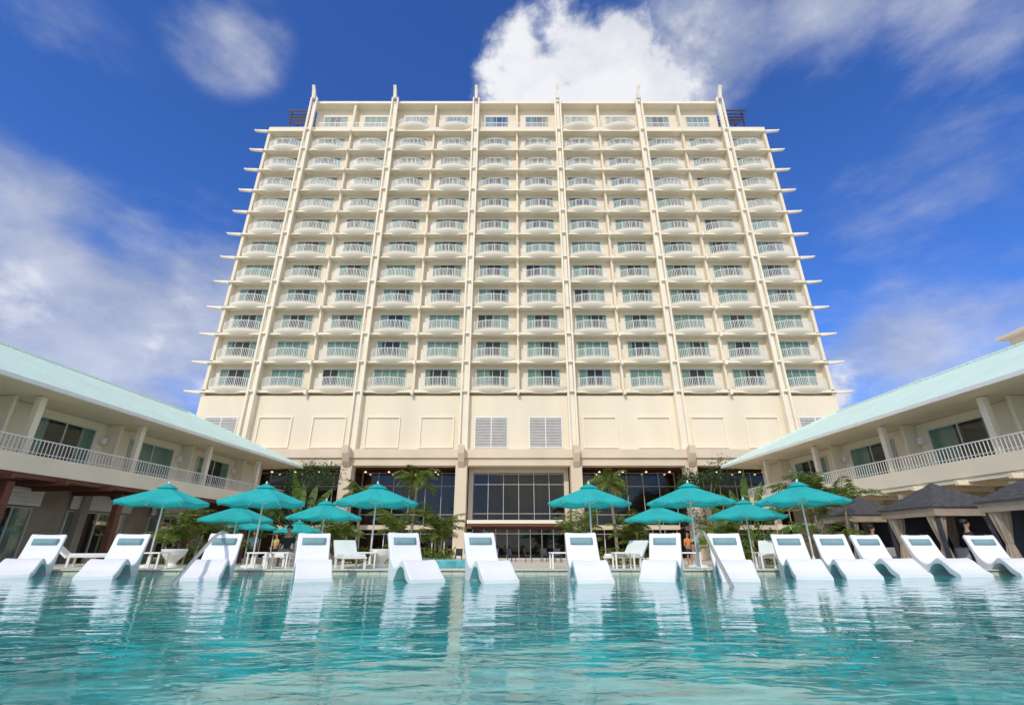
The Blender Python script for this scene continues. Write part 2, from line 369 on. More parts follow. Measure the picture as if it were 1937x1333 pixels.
# ---------------- wings
LW=winmeshes(3.0,1.95,2)
GW=winmeshes(3.4,2.6,4)
def wing(s):
    side='left' if s<0 else 'right'
    ln=math.hypot(1.8,21.8); ux,uy=-s*1.8/ln,21.8/ln; nx,ny=s*21.8/ln,1.8/ln
    OX,OY=s*18.1,15.9
    def T(u,o,z): return (OX+ux*u+nx*o, OY+uy*u+ny*o, z)
    root=thing('hotel_wing','two storey cream wing with mint green hip roof on the %s side of the pool'%side,'building',(OX,OY,G))
    def P(): return WM(T)
    def wl(u,o,z):
        q=T(u,o,z); return (q[0]-OX,q[1]-OY,q[2]-G)
    rz=math.atan2(ny,nx)-PI/2
    U0,U1=-20,20.9
    m=P(); m.box(U0,U1,2.6,11.4,3.36,6.28); m.build('wall',WCREAM,root)
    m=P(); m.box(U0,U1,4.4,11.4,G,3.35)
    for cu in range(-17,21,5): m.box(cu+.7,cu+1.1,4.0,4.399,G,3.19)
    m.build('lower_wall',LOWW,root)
    m=P(); m.box(U0,U1+.3,.95,2.59,3.35,3.55); m.box(U0,U1+.3,.75,.95,3.3,3.98); m.box(U1+.1,U1+.3,.95,11.4,3.3,3.98); m.build('balcony_fascia',WCREAM,root)
    m=P(); m.box(U0,U1,.80,1.0,3.12,3.29); m.box(U0,U1,1.0,4.39,3.2,3.345)
    for j in range(20):
        uu=U0+1+j*2.1
        if uu<U1: m.box(uu-.07,uu+.07,.35,4.3,3.0,3.19)
    m.build('under_beam',BROWN if s<0 else WCREAM,root)
    m=P(); m.box(U0,U1+.3,.81,.85,4.57,4.61); m.box(U0,U1+.3,.82,.845,4.08,4.105)
    n=int((U1-U0)/.16)
    for j in range(n+1): uu=U0+.3+(U1-U0)*j/n; m.box(uu-.011,uu+.011,.82,.845,3.98,4.57)
    m.build('balcony_railing',WHITE,root)
    for cu in(-12.7,-7.6,-2.5,2.6,7.7,12.8,17.9):
        m=P(); m.box(cu-.13,cu+.13,.98,1.24,3.56,6.28); m.build('upper_column',WCREAM,root,bevel=.02)
        m=P(); m.box(cu-.14,cu+.14,1.05,1.35,G,2.98); m.build('lower_post',BROWN if s<0 else WCREAM,root)
    m=P(); m.box(U0-1,21.87,0,12,6.30,6.44); m.build('soffit',WCREAM,root)
    m=P(); m.box(U0-1.05,21.93,-.06,-.001,6.32,6.48); m.box(21.875,21.93,-.001,12.0,6.32,6.48); m.build('gutter',WHITE,root)
    a=6.445; rg=9.4
    m=P(); vs=[(U0-1,0,a),(21.87,0,a),(21.87,12,a),(U0-1,12,a),(U0+5,6,rg),(16.2,6,rg)]
    m.add(vs,[(0,1,5,4),(1,2,5),(2,3,4,5),(3,0,4),(0,3,2,1)]); r=m.build('roof',ROOF,root)
    m=P(); m.tube([(U0+5,6,rg+.02),(16.2,6,rg+.02)],.08,6); m.tube([(16.2,6,rg+.02),(21.87,0,a+.03)],.07,6); m.tube([(16.2,6,rg+.02),(21.87,12,a+.03)],.07,6); m.build('ridge_cap',ROOF,r,loc=(0,0,0))
    for i,cu in enumerate((-10.1,-5.0,.1,5.2,10.3,15.4)):
        addwin(root,wl(cu,2.59,3.95),LW,rz,random.choice((0,1,0,3,4)))
        m=P(); m.box(cu+2.15,cu+2.27,1.9,2.58,3.56,6.28); m.build('partition',WCREAM,root)
        m=P(); m.box(cu+1.8,cu+2.02,2.35,2.58,5.3,5.6); m.build('wall_lamp',WHITE,root)
        addwin(root,wl(cu-.3,4.39,G+.02),GW,rz,random.choice((1,2,3)),'glass_door')
        if s<0:
            f=P(); f.box(cu-2.0,cu+1.6,4.2,4.28,2.4,3.15)
            for j in range(4): f.box(cu-1.9,cu+1.5,4.16,4.199,2.48+j*.17,2.56+j*.17)
            f.build('shutter_panel',WHITE,root)
    return root
wing(-1); wing(1)
hb=thing('hotel_block','cream building corner rising behind the right wing roof','building',(67.8,52,G))
MB().box(-8,14,-2.5,2.5,0,21.4).build('wall',CREAM,hb); MB().box(-9.3,16,-3.5,3.5,21.4,21.8).build('eave',CREAM2,hb); MB().box(-6,14,-2,2.4,21.8,24.9).build('upper_storey',CREAM,hb); MB().box(-7,15,-2.6,3,24.9,25.3).build('roof',CREAM2,hb)
# ---------------- loungers in water
top=[(0,.95),(.05,.975),(.12,.88),(.26,.63),(.41,.42),(.60,.29),(.78,.26),(.95,.33),(1.1,.40),(1.22,.40),(1.38,.31),(1.55,.18),(1.76,.07)]
bot=[(-.02,.92),(.0,.90),(.07,.79),(.18,.55),(.25,.36),(.29,.12),(.32,-.04),(.62,-.04),(.74,.10),(.98,.26),(1.25,.26),(1.45,.06),(1.76,-.04)]
def cat(P_,n):
    out=[]
    for i in range(len(P_)-1):
        p0=P_[max(i-1,0)];p1=P_[i];p2=P_[i+1];p3=P_[min(i+2,len(P_)-1)]
        for k in range(n):
            t=k/n; out.append(tuple(.5*(2*p1[j]+(p2[j]-p0[j])*t+(2*p0[j]-5*p1[j]+4*p2[j]-p3[j])*t*t+(3*p1[j]-p0[j]-3*p2[j]+p3[j])*t**3) for j in(0,1)))
    out.append(P_[-1]); return out
tt=cat(top,3); bb=cat(bot,3)
def lounger():
    root=thing('pool_lounger','','lounger',(0,0,0),0,'white moulded loungers standing in the shallow pool edge')
    mb=MB(); rings=[]
    for (a,z),(c,q) in zip(tt,bb):
        w=.365; e=.02
        rings.append([(-w,-a,z-e),(-w+e,-a,z),(-.12,-a,z-.012),(.12,-a,z-.012),(w-e,-a,z),(w,-a,z-e),(w,-c,q),(-w,-c,q)])
    mb.loft(rings); b=mb.build('body',PLAST,root)
    pm=MB(); rings=[]
    for i in range(9):
        x=-.26+.52*i/8; k=.055*(1-abs(i/4-1)**6*.7)
        rings.append([(x,-.165-.02-k*.8*math.sin(t)+.04*math.cos(t), .79+.078*math.cos(t)+.025*math.sin(t)) for t in [2*PI*j/10 for j in range(10)]])
    pm.loft(rings); pm.build('head_pillow',PILM,root,smooth=True)
    st=MB()
    for x in(-.2,.2): st.box(x-.015,x+.015,-.06,.04,.92,.985)
    st.build('pillow_strap',PILM,root)
    return root
LD=[(95,20,1092),(255,180,1095),(430,380,1097),(595,592,1099),(762,805,1101),(905,945,1102),(1097,1125,1102),(1258,1245,1099),(1367,1400,1099),(1486,1538,1095),(1566,1632,1094),(1632,1727,1091),(1728,1840,1090),(1848,1958,1089)]
words=['first','second','third','fourth','fifth','sixth','seventh','eighth','ninth','tenth','eleventh','twelfth','thirteenth','fourteenth']
lp=lounger()
for i,(bx,fx,fy) in enumerate(LD):
    a,b=ray(fx,fy); D=-.65/b; P=(a*D,D); ab,_=ray(bx,1012); L=1.62
    A=ab*ab+1; Bq=-2*(ab*P[0]+P[1]); Cq=P[0]**2+P[1]**2-L*L; disc=Bq*Bq-4*A*Cq
    Dp=(-Bq+math.sqrt(max(disc,0)))/(2*A); Q=(ab*Dp,Dp)
    dx,dy=Q[0]-P[0],Q[1]-P[1]; rz=math.atan2(-dx,dy)
    loc=(Q[0],Q[1],0)
    lab='white moulded lounger with grey blue pillow in the pool, %s from the left'%words[i]
    if i==0: lab='white moulded lounger at the far left end of the row in the pool'; lp.location=loc; lp.rotation_euler=(0,0,rz); lp['label']=lab
    else:
        if i==13: lab='white moulded lounger at the far right end of the row in the pool'
        dup(lp,loc,rz,lab)
# ---------------- umbrellas
def umbrella():
    root=thing('parasol','','umbrella',(0,0,0),0,'teal parasols round the pool deck')
    n=16; mb=MB(); mb.sheet=True; rings=[]
    for r,z in((.04,2.52),(.3,2.42),(.7,2.27),(1.1,2.12),(1.42,1.99)):
        ring=[]
        for k in range(n):
            a=2*PI*k/n+.2; f=1 if k%2==0 else .93; zz=z-(0 if k%2==0 else .045*r)
            ring.append((r*f*math.cos(a),r*f*math.sin(a),zz))
        rings.append(ring)
    ring=[(x,y,z-.06) for x,y,z in rings[-1]]; rings.append(ring)
    mb.loft(rings,cap=False); c=mb.build('canopy',TEALF,root)
    v=MB(); v.sheet=True; rr=[]
    for r,z in((.02,2.62),(.2,2.54),(.34,2.46)): rr.append([(r*math.cos(2*PI*k/8+.2),r*math.sin(2*PI*k/8+.2),z) for k in range(8)])
    v.loft(rr,cap=False); v.build('vent_cap',TEALF,c)
    MB().tube([(0,0,.1),(0,0,2.56)],.027,8).build('pole',WHITE,root,smooth=True)
    MB().tube([(0,0,2.6),(0,0,2.66),(0,0,2.7)],[.03,.035,.01],8).build('finial',WHITE,root)
    for k in range(8):
        a=2*PI*(2*k)/n+.2; ca,sa=math.cos(a),math.sin(a)
        r=MB().tube([(.03*ca,.03*sa,2.48),(.7*ca,.7*sa,2.24),(1.4*ca,1.4*sa,1.965)],.012,4); r.tube([(.03*ca,.03*sa,1.95),(.75*ca,.75*sa,2.2)],.009,4); r.build('rib',WHITE,root)
    b=MB(); b.tube([(0,0,0),(0,0,.06),(0,0,.1),(0,0,.32)],[.32,.31,.05,.04],16); b.build('base',WHITE,root)
    return root
UM=[(320,912,16.2,'large teal parasol furthest left near the left wing'),(505,912,16.2,'large teal parasol second from the left behind the pool handrail'),
(455,950,20.0,'smaller teal parasol tucked below and left of the second large parasol'),(478,973,25.5,'small far teal parasol lowest beneath the left overlapping parasols'),
(618,944,21.0,'mid sized teal parasol behind the fourth lounger'),(567,983,28.5,'smallest distant teal parasol at left in front of the tower planting'),
(715,912,16.2,'large teal parasol just left of the tower entrance'),(1113,912,16.5,'large teal parasol just right of the tower entrance'),
(1300,910,16.2,'large teal parasol right of centre above the right pool handrail'),(1243,950,22.0,'smaller teal parasol under the left edge of the right of centre parasol'),
(1405,942,20.7,'mid sized teal parasol between the two large right hand parasols'),(1507,908,16.0,'large teal parasol furthest right near the cabanas')]
um=umbrella()
for i,(px,py,D,lab) in enumerate(UM):
    x,y,z=at(px,py,D); base=DK if D<18.6 else G
    s_=(z-base)/2.66; s_=max(.85,min(1.12,s_))
    if i==0: um.location=(x,y,base); um['label']=lab; um.scale=(s_,)*3
    else: dup(um,(x,y,base),random.uniform(-.3,.3),lab,s_)
# ---------------- deck furniture
def deckbed():
    root=thing('deck_sunbed','','sunbed',(0,0,0),0,'white sunbeds on the pool deck')
    f=MB(); f.box(-.33,.33,-1.2,.05,.27,.32); f.build('frame',WHITE,root,bevel=.01)
    b=MB(); b.prism([(.05,.30),(.62,.78),(.66,.74),(.09,.25)],'x',-.33,.33); b.build('backrest',WHITE,root)
    c=MB(); c.box(-.3,.3,-1.17,.03,.321,.39); c.build('cushion',PLAST,root,bevel=.02)
    for x in(-.3,.3):
        for y in(-1.1,.0): MB().box(x-.03,x+.03,y-.03,y+.03,0,.27).build('leg',WHITE,root)
    return root
db=deckbed()
DB=[(135,16.6,2.0,'white sunbed on the deck between the first two pool loungers'),(655,15.6,.5,'white sunbed on the deck between the fourth and fifth pool loungers'),(540,17.6,.1,'white sunbed on the deck left of the fourth pool lounger'),(1195,16.4,-.7,'white sunbed on the deck right of the seventh pool lounger'),(1460,16.5,-.5,'white sunbed on the deck below the furthest right parasol')]
for i,(px,D,rz,lab) in enumerate(DB):
    a,_=ray(px,1060)
    if i==0: db.location=(a*D,D,DK); db.rotation_euler=(0,0,rz); db['label']=lab
    else: dup(db,(a*D,D,DK),rz,lab)
def table():
    root=thing('side_table','','table',(0,0,0),0,'low white side tables on the deck')
    MB().box(-.3,.3,-.25,.25,.40,.44).build('table_top',WHITE,root,bevel=.008)
    for x in(-.26,.26):
        for y in(-.21,.21): MB().box(x-.02,x+.02,y-.02,y+.02,0,.4).build('leg',WHITE,root)
    return root
tb=table()
for i,(px,D,lab) in enumerate([(288,15.0,'low white table right of the second pool lounger'),(490,15.0,'low white table between the third and fourth pool loungers, left one'),(525,15.3,'low white table beside the fourth pool lounger, right one'),(690,15.4,'low white table beside the sunbed left of the fifth pool lounger'),(1060,15.2,'low white table left of the seventh pool lounger'),(1180,15.2,'low white table right of the seventh pool lounger'),(1305,15.2,'low white table between the eighth and ninth pool loungers'),(1455,15.2,'low white table left of the tenth pool lounger')]):
    a,_=ray(px,1070)
    if i==0: tb.location=(a*D,D,DK); tb['label']=lab
    else: dup(tb,(a*D,D,DK),random.uniform(-.3,.3),lab)
def bowl(px,D,lab):
    a,_=ray(px,1060); root=thing('planter_bowl',lab,'planter',(a*D,D,DK),0,'white round planter bowls')
    MB().tube([(0,0,0),(0,0,.05),(0,0,.12),(0,0,.35),(0,0,.5),(0,0,.52)],[.16,.16,.1,.3,.36,.33],20).build('bowl',WHITE,root,smooth=False)
bowl(326,16.0,'white round planter bowl by the pole of the leftmost parasol'); bowl(720,16.0,'white round planter bowl by the pole of the parasol left of the entrance')
sp=MB(); sp.box(-2.9,-1.2,15.6,17.4,DK,.3); tag(sp.build('spa_basin',TILE,bevel=.02),'low blue green tiled basin on the deck between the fifth and sixth loungers','basin')
def hrail(pts,lab):
    P_=[Vector(p) for p in pts]; out=[]
    for i in range(len(P_)-1):
        p0=P_[max(i-1,0)];p1=P_[i];p2=P_[i+1];p3=P_[min(i+2,len(P_)-1)]
        for k in range(6):
            t=k/6; out.append(.5*(2*p1+(p2-p0)*t+(2*p0-5*p1+4*p2-p3)*t*t+(3*p1-p0-3*p2+p3)*t**3))
    out.append(P_[-1])
    root=thing('pool_handrail',lab,'handrail',tuple(pts[-1]),0,'steel pool handrails')
    m=WM(); m.tube(out,.038,10); m.build('rail',STEEL,root,smooth=True)
    m=WM(); e=pts[-1]; m.tube([e,(e[0],e[1],e[2]+.03)],.07,12); m.build('floor_flange',STEEL,root)
def hp(px,py,D): return at(px,py,D)
hrail([hp(318,1116,10.0),hp(332,1098,10.3),hp(372,1052,11.2),hp(403,1018,12.1),hp(419,1007,12.7),hp(431,1009,13.3),hp(436,1024,13.8),(at(437,1040,13.9)[0],13.9,.12)],'curved steel pool handrail on the left by the third lounger')
hrail([hp(1392,1122,9.3),hp(1382,1104,9.6),hp(1356,1054,10.6),hp(1338,1018,11.6),hp(1330,1006,12.3),hp(1322,1007,13.0),hp(1318,1022,13.8),(at(1318,1040,13.9)[0],13.9,.12)],'curved steel pool handrail on the right by the ninth lounger')
# ---------------- cabanas
def cabana():
    root=thing('cabana','','cabana',(0,0,0),0,'cabanas with dark shingle roofs along the right wing')
    w=1.1
    for x in(-w,w):
        for y in(-w,w): MB().box(x-.05,x+.05,y-.05,y+.05,0,2.1).build('post',BLK,root)
    v=MB(); e=w+.14
    v.box(-e,e,-e,-e+.03,1.93,2.2); v.box(-e,e,e-.03,e,1.93,2.2); v.box(-e,-e+.03,-e+.03,e-.03,1.93,2.2); v.box(e-.03,e,-e+.03,e-.03,1.93,2.2)
    v.build('valance',FAB,root)
    q=w+.2; rf=MB()
    def sq(h,z): return [(-h,-h,z),(h,-h,z),(h,h,z),(-h,h,z)]
    rings=[sq(q,2.2),sq(q,2.25)]
    for k in range(1,8):
        t=k/8; rings.append(sq(q*(1-t)+.02,2.25+.86*t-.02)); rings.append(sq(q*(1-t)-.0,2.25+.86*t+.012))
    rings.append(sq(.02,3.14)); rf.loft(rings); rf.build('roof',SHADE,root)
    for x in(-w,w):
        for y in(-w,w):
            d_=MB(); d_.sheet=True; rings=[]
            for z,r in((2.05,.24),(1.6,.18),(1.15,.10),(1.05,.08),(.95,.10),(.5,.17),(.03,.2)):
                rings.append([((x-.12*(x/w))+r*(1+.18*(k%2))*math.cos(2*PI*k/20),(y-.2*(y/w))+r*(1+.18*(k%2))*math.sin(2*PI*k/20),z) for k in range(20)])
            d_.loft(rings); d_.build('drape',FAB,root)
    b=MB(); b.box(w-.02,w+.02,-w+.06,w-.06,.05,2.0); b.box(-w+.06,w-.06,w-.02,w+.02,.05,2.0); b.build('back_panel',BLK,root)
    b=MB(); b.box(-.6,1.0,-.85,.85,.15,.4); b.build('daybed_base',BLK,root,bevel=.02)
    b=MB(); b.box(-.58,.98,-.83,.83,.401,.55); b.build('daybed_cushion',CUSH,root,bevel=.04)
    b=MB(); b.box(.75,.97,-.8,-.02,.56,.95); b.box(.75,.97,.02,.8,.56,.95); b.build('back_pillow',PLAST,root,bevel=.06)
    return root
cb=cabana()
for i,(X,D,lab) in enumerate([(15.35,18.0,'dark roofed cabana with beige drapes, second from the right edge'),(15.6,14.2,'dark roofed cabana cut off by the right edge of the view'),(15.25,22.2,'dark roofed cabana third from the right edge, half behind a palm')]):
    if i==0: cb.location=(X,D,G); cb['label']=lab
    else: dup(cb,(X,D,G),0,lab)
# ---------------- plants
def frond(mb,base,az,L,el,droop,ll,n=20,w=.03):
    pts=[]; p=Vector(base); e=el
    for i in range(n+1):
        pts.append(p.copy()); d_=Vector((math.cos(az)*math.cos(e),math.sin(az)*math.cos(e),math.sin(e))); p=p+d_*(L/n); e-=droop/n*(0.4+1.2*i/n)
    sd=Vector((-math.sin(az),math.cos(az),0))
    for i in range(n):
        a,b=pts[i],pts[i+1]; mb.add([a-sd*.015,a+sd*.015,b+sd*.012,b-sd*.012],[(0,1,2,3)])
    for i in range(3,n+1):
        t=i/n; l=ll*math.sin(PI*min(1,(t*.85+.12)))**.6*(1 if t<.9 else .6); tg=(pts[i]-pts[i-1]).normalized()
        for s_ in(-1,1):
            d_=(sd*s_*.8+tg*.65+Vector((0,0,random.uniform(-.45,.1)))).normalized(); a=pts[i]; tip=a+d_*l+Vector((0,0,-.25*l)); mid=a+d_*l*.5
            mb.add([a,mid+tg*w,tip,mid-tg*w],[(0,1,2,3)])
def areca(label,loc,h,seed=0,spread=1.0,trunkh=.36):
    random.seed(seed); root=thing('palm',label,'palm',loc)
    cr=MB(); cr.sheet=True; tk=MB()
    for k in range(5):
        a=random.uniform(0,2*PI); r=random.uniform(.05,.3)*spread; hh=h*trunkh*random.uniform(.3,1.6); b0=(r*math.cos(a),r*math.sin(a),0); b1=(r*1.6*math.cos(a),r*1.6*math.sin(a),hh)
        tk.tube([b0,((b0[0]+b1[0])/2,(b0[1]+b1[1])/2,hh*.5),b1],[.05,.04,.035],6)
        for j in range(7):
            frond(cr,b1,random.uniform(0,2*PI),h*random.uniform(.36,.6),random.uniform(.85,1.45),random.uniform(1.2,2.2),h*.13,26,.03)
    tk.build('trunk',BARK,root); cr.build('crown',LEAF1,root); return root
def tallpalm(label,loc,h,seed,cl=1.5):
    random.seed(seed); root=thing('palm',label,'palm',loc); tk=MB(); cr=MB(); cr.sheet=True
    lean=random.uniform(-.15,.15); pts=[(lean*h*(i/6)**2,0,h*i/6) for i in range(7)]; tk.tube(pts,[.12-.008*i for i in range(7)],8)
    for j in range(19): frond(cr,pts[-1],2*PI*j/19+random.uniform(-.2,.2),cl*random.uniform(.8,1.1),random.uniform(-.1,1.3),random.uniform(1.2,2.2),cl*.28,32,.04)
    tk.build('trunk',BARK,root,smooth=True); cr.build('crown',LEAF1,root)
def leaftree(label,loc,h,rad,seed,n=5200,leaf=.17):
    random.seed(seed); root=thing('broadleaf_tree',label,'tree',loc); tk=MB(); cr=MB(); cr.sheet=True
    tk.tube([(0,0,0),(.05,0,h*.25),(0,.05,h*.5)],[.16,.12,.09],8); cs=[]
    for k in range(15):
        a=random.uniform(0,2*PI); r=rad*random.uniform(.2,.8); z=h*random.uniform(.3,.88); c=(r*math.cos(a),r*math.sin(a),z); cs.append((c,rad*random.uniform(.28,.5)))
        tk.tube([(0,.03,h*.4*random.uniform(.6,1.1)),(c[0]*.5,c[1]*.5,z*.8),c],[.06,.04,.015],5)
    for i in range(n):
        c,r=random.choice(cs); d_=Vector((random.gauss(0,1),random.gauss(0,1),random.gauss(0,.8))).normalized()*r*random.uniform(.5,1.1)
        p=Vector(c)+d_; a=Vector((random.gauss(0,1),random.gauss(0,1),random.gauss(0,.5))).normalized(); b=a.cross(Vector((random.gauss(0,1),random.gauss(0,1),1))).normalized()
        l=leaf*random.uniform(.7,1.4); cr.add([p,p+a*l*.5+b*l*.25,p+a*l,p+a*l*.5-b*l*.25],[(0,1,2,3)])
    tk.build('trunk',BARK,root); cr.build('crown',LEAF2,root)
def fanpalm(label,loc,h,seed,facing=0,nl=13):
    random.seed(seed); root=thing('travellers_palm',label,'plant',loc); tk=MB(); cr=MB(); cr.sheet=True; st=MB()
    tk.tube([(0,0,0),(0,0,h*.25)],[.13,.1],8)
    for k in range(nl):
        a=(-70+140*k/(nl-1)+random.uniform(-6,6))*PI/180; L=h*.75*random.uniform(.7,1.05); dirx=math.sin(a); dz=math.cos(a); pts=[]; yo=random.uniform(-.5,.5)
        for i in range(9):
            t=i/8; pts.append(Vector((dirx*L*t,yo*L*t*t,h*.22+dz*L*t-.55*abs(dirx)*t*t*L*.5)))
        st.tube(pts[:5],.02,4)
        for i in range(4,8):
            w0=.13*h*.35*math.sin(PI*(.15+.85*(i-4)/4.3)); w1=.13*h*.35*math.sin(PI*(.15+.85*(i-3)/4.3)) if i<7 else .02
            tg=(pts[i+1]-pts[i]).normalized(); sd=Vector((tg.z,random.uniform(-.4,.4),-tg.x)).normalized()
            for s_ in(-1,1):
                cr.add([pts[i],pts[i+1]-tg*.05,pts[i+1]-tg*.06+sd*s_*w1*random.uniform(.8,1.1)+Vector((0,.06,-.05)),pts[i]+sd*s_*w0+Vector((0,.06,-.05))],[(0,1,2,3)])
    tk.build('trunk',BARK,root); st.build('stalks',LEAF1,root); cr.build('crown',LEAF3,root); root.rotation_euler=(0,0,facing)
def gp(px,D): a,_=ray(px,1040); return (a*D,D,G)
areca('bushy areca palm left of the third pool lounger',gp(345,21),3.1,seed=1,spread=1.5)
areca('bushy areca palm under the leftmost overlapping parasols',gp(405,23),3.1,seed=2,spread=1.5)
areca('areca palm beside the column left of the entrance',gp(828,27),3.6,seed=3)
areca('areca palm left of the entrance behind the large parasol',gp(750,27),3.4,seed=4)
tallpalm('tall slim palm in front of the tower left of the entrance',gp(775,31),4.7,5,1.8)
areca('areca palm right of the entrance behind the large parasol',gp(1098,28),3.4,seed=6)
tallpalm('tall slim palm in front of the tower right of the entrance',gp(1168,32),4.7,7,1.8)
tallpalm('slim palm by the tower columns left of the large left parasols',gp(672,34),4.3,17,1.6)
areca('areca palm beneath the parasol right of the entrance',gp(1208,27),3.3,seed=8)
areca('areca palm beside the cabanas and the furthest right parasol',gp(1578,20.0),4.0,seed=9,spread=1.5,trunkh=.42)
areca('small areca palm near the far left end of the tower base',gp(635,32),3.2,seed=10)
areca('small areca palm behind the ninth pool lounger',gp(1375,26),3.0,seed=18)
leaftree('dark green tree between the left wing and the tower',gp(545,38),7.4,2.8,11)
leaftree('dark green tree between the right wing and the tower',gp(1352,38),7.6,2.5,12)
fanpalm('fan shaped travellers palm by the left wing end',gp(560,34),6.4,13)
fanpalm('fan shaped travellers palm by the right wing end',gp(1425,29),5.4,14,.3)
fanpalm('low broad leaved banana plant beneath the right wing end',gp(1440,24),2.6,15,-.3,12)
def hedge(label,px,D,w,flow=False,seed=0):
    random.seed(seed); root=thing('shrub',label,'shrub',gp(px,D)); cr=MB(); cr.sheet=True; fl=MB(); fl.sheet=True
    for i in range(int(1300*w)):
        p=Vector((random.uniform(-w,w),random.gauss(0,.25),random.uniform(.05,.8)+.15*math.sin(i))); a=Vector((random.gauss(0,1),random.gauss(0,1),random.gauss(.3,.6))).normalized(); b=a.cross(Vector((random.gauss(0,1),1,.3))).normalized(); l=.12
        (fl if flow and i%11==0 else cr).add([p,p+a*l*.5+b*l*.3,p+a*l,p+a*l*.5-b*l*.3],[(0,1,2,3)])
    cr.build('foliage',LEAF1,root)
    if flow: fl.build('flowers',FLOW,root)
hedge('low flowering shrub bed right of the entrance beneath the palm',1165,25,1.4,True,1)
hedge('low green shrub bed left of the entrance beneath the palms',820,25,1.0,False,2)
hedge('low flowering shrub bed below the travellers palm',1430,25,1.0,True,3)
hedge('low green shrub bed in front of the left wing',370,22,1.3,False,4)
hedge('low green shrub bed at the base of the tower left columns',690,33,1.6,False,5)
def chair():
    root=thing('terrace_chair','','chair',(0,0,0),0,'dark chairs on the terrace by the entrance')
    MB().box(-.24,.24,-.24,.24,.42,.47).build('seat',BLK,root); MB().prism([(.2,.47),(.3,.88),(.34,.88),(.25,.47)],'x',-.24,.24).build('backrest',BLK,root)
    for x in(-.21,.21):
        for y in(-.21,.21): MB().box(x-.02,x+.02,y-.02,y+.02,0,.42).build('leg',BLK,root)
    return root
ch=chair()
for i,px in enumerate((868,900,935,968,1000,1030,1055)):
    lab='dark terrace chair by the entrance doors, %s from the left'%words[i]; l=gp(px,36+(i%2)*1.2)
    if i==0: ch.location=l; ch['label']=lab
    else: dup(ch,l,random.uniform(-2,2),lab)
# ---------------- people
def skinobj(name,verts,edges,mat,parent,root=0):
    me=bpy.data.meshes.new(name); me.from_pydata([v[:3] for v in verts],edges,[]); me.materials.append(mat)
    o=bpy.data.objects.new(name,me); C.objects.link(o); o.parent=parent
    o.modifiers.new('Skin','SKIN').use_smooth_shade=True
    for i,v in enumerate(verts):
        r=v[3]; sk=me.skin_vertices[0].data[i]; sk.radius=(r,r) if not isinstance(r,tuple) else r; sk.use_root=(i==root)
    s_=o.modifiers.new('Sub','SUBSURF'); s_.levels=1; s_.render_levels=1
    return o
def person(label,loc,rz,shirt,pants,seated=False,arm=0):
    root=thing('person',label,'person',loc,rz)
    hz=.93 if not seated else .5
    V=[(0,0,hz,.115),(0,0,hz+.2,.10),(0,0,hz+.42,.125),(0,0,hz+.53,.055),(0,-.01,hz+.6,.05),(0,-.025,hz+.67,.075),(0,-.02,hz+.75,.09),(0,0,hz+.83,.05),(0,-.125,hz+.70,.014)]
    E=[(0,1),(1,2),(2,3),(3,4),(4,5),(5,6),(6,7),(5,8)]
    SV=[(0,0,hz+.02,.135),(0,0,hz+.2,.125),(0,0,hz+.42,.15),(0,0,hz+.49,.09)]; SE=[(0,1),(1,2),(2,3)]
    PV=[(0,0,hz+.02,.13)]; PE=[]
    for s_ in(-1,1):
        b=len(V); ey=-.12*arm-.02; V+= [(s_*.17,0,hz+.43,.055),(s_*.23,.02,hz+.16,.042),(s_*.24,ey-.05,hz-.05+.15*arm,.028),(s_*.245,ey-.08,hz-.11+.16*arm,.03)]
        E+=[(2,b),(b,b+1),(b+1,b+2),(b+2,b+3)]
        for k in range(5):
            L=[.075,.085,.08,.065,.05][k]; f=len(V); yy=ey-.08+(k-2)*.014; V+=[(s_*.25,yy,hz-.11+.16*arm-L*.6,.009),(s_*.24,yy-.01,hz-.11+.16*arm-L,.007)]
            E+=[(b+3,f),(f,f+1)]
        c=len(SV); SV+=[(s_*.17,0,hz+.43,.072),(s_*.21,.01,hz+.25,.06)]; SE+=[(2,c),(c,c+1)]
        b=len(V)
        if seated: V+=[(s_*.09,-.05,hz-.02,.085),(s_*.11,-.42,hz,.06),(s_*.11,-.44,hz-.4,.045),(s_*.11,-.56,hz-.45,.03)]; kn=(s_*.11,-.36,hz,.085)
        else: V+=[(s_*.09,0,hz-.08,.085),(s_*.10,-.02*s_,hz-.46,.058),(s_*.10,.02,.09,.04),(s_*.11,-.13,.035,.032)]; kn=(s_*.10,-.01*s_,hz-.4,.085)
        E+=[(0,b),(b,b+1),(b+1,b+2),(b+2,b+3)]
        c=len(PV); PV+=[(s_*.09,V[b][1],V[b][2],.10),kn]; PE+=[(0,c),(c,c+1)]
    skinobj('body',V,E,SKIN,root); skinobj('shirt',SV,SE,shirt,root); skinobj('shorts',PV,PE,pants,root)
    h=MB(); rr=[]
    for z,r in((-.04,.10),(.02,.105),(.07,.09),(.10,.05)): rr.append([(r*math.cos(2*PI*k/12),.02+r*1.1*math.sin(2*PI*k/12),hz+.76+z) for k in range(12)])
    h.loft(rr); h.build('hair',HAIR,root,smooth=True)
    e=MB()
    for s_ in(-1,1): e.cb((s_*.032,-.107,hz+.73),(.02,.012,.01))
    e.build('eyes',HAIR,root)
BLU=mk('light_blue_shirt',(.35,.55,.75),.8); NAV=mk('navy_cloth',(.03,.04,.1),.8); YEL=mk('yellow_shirt',(.65,.55,.1),.8); ORG=mk('orange_shirt',(.8,.25,.04),.8); KH=mk('khaki_cloth',(.3,.24,.16),.8); BLC=mk('black_cloth',(.02,.02,.022),.8)
person('person in a light blue shirt standing right of the third lounger',gp(476,27),.4,BLU,NAV,arm=.5)
person('person in a yellow shirt standing left of the fourth lounger',gp(520,31),-.6,YEL,BLC,arm=.8)
person('person in dark clothes sitting on the sunbed left of the fourth lounger',(ray(540,1050)[0]*17.6,17.6,.01),.2,BLC,KH,seated=True)
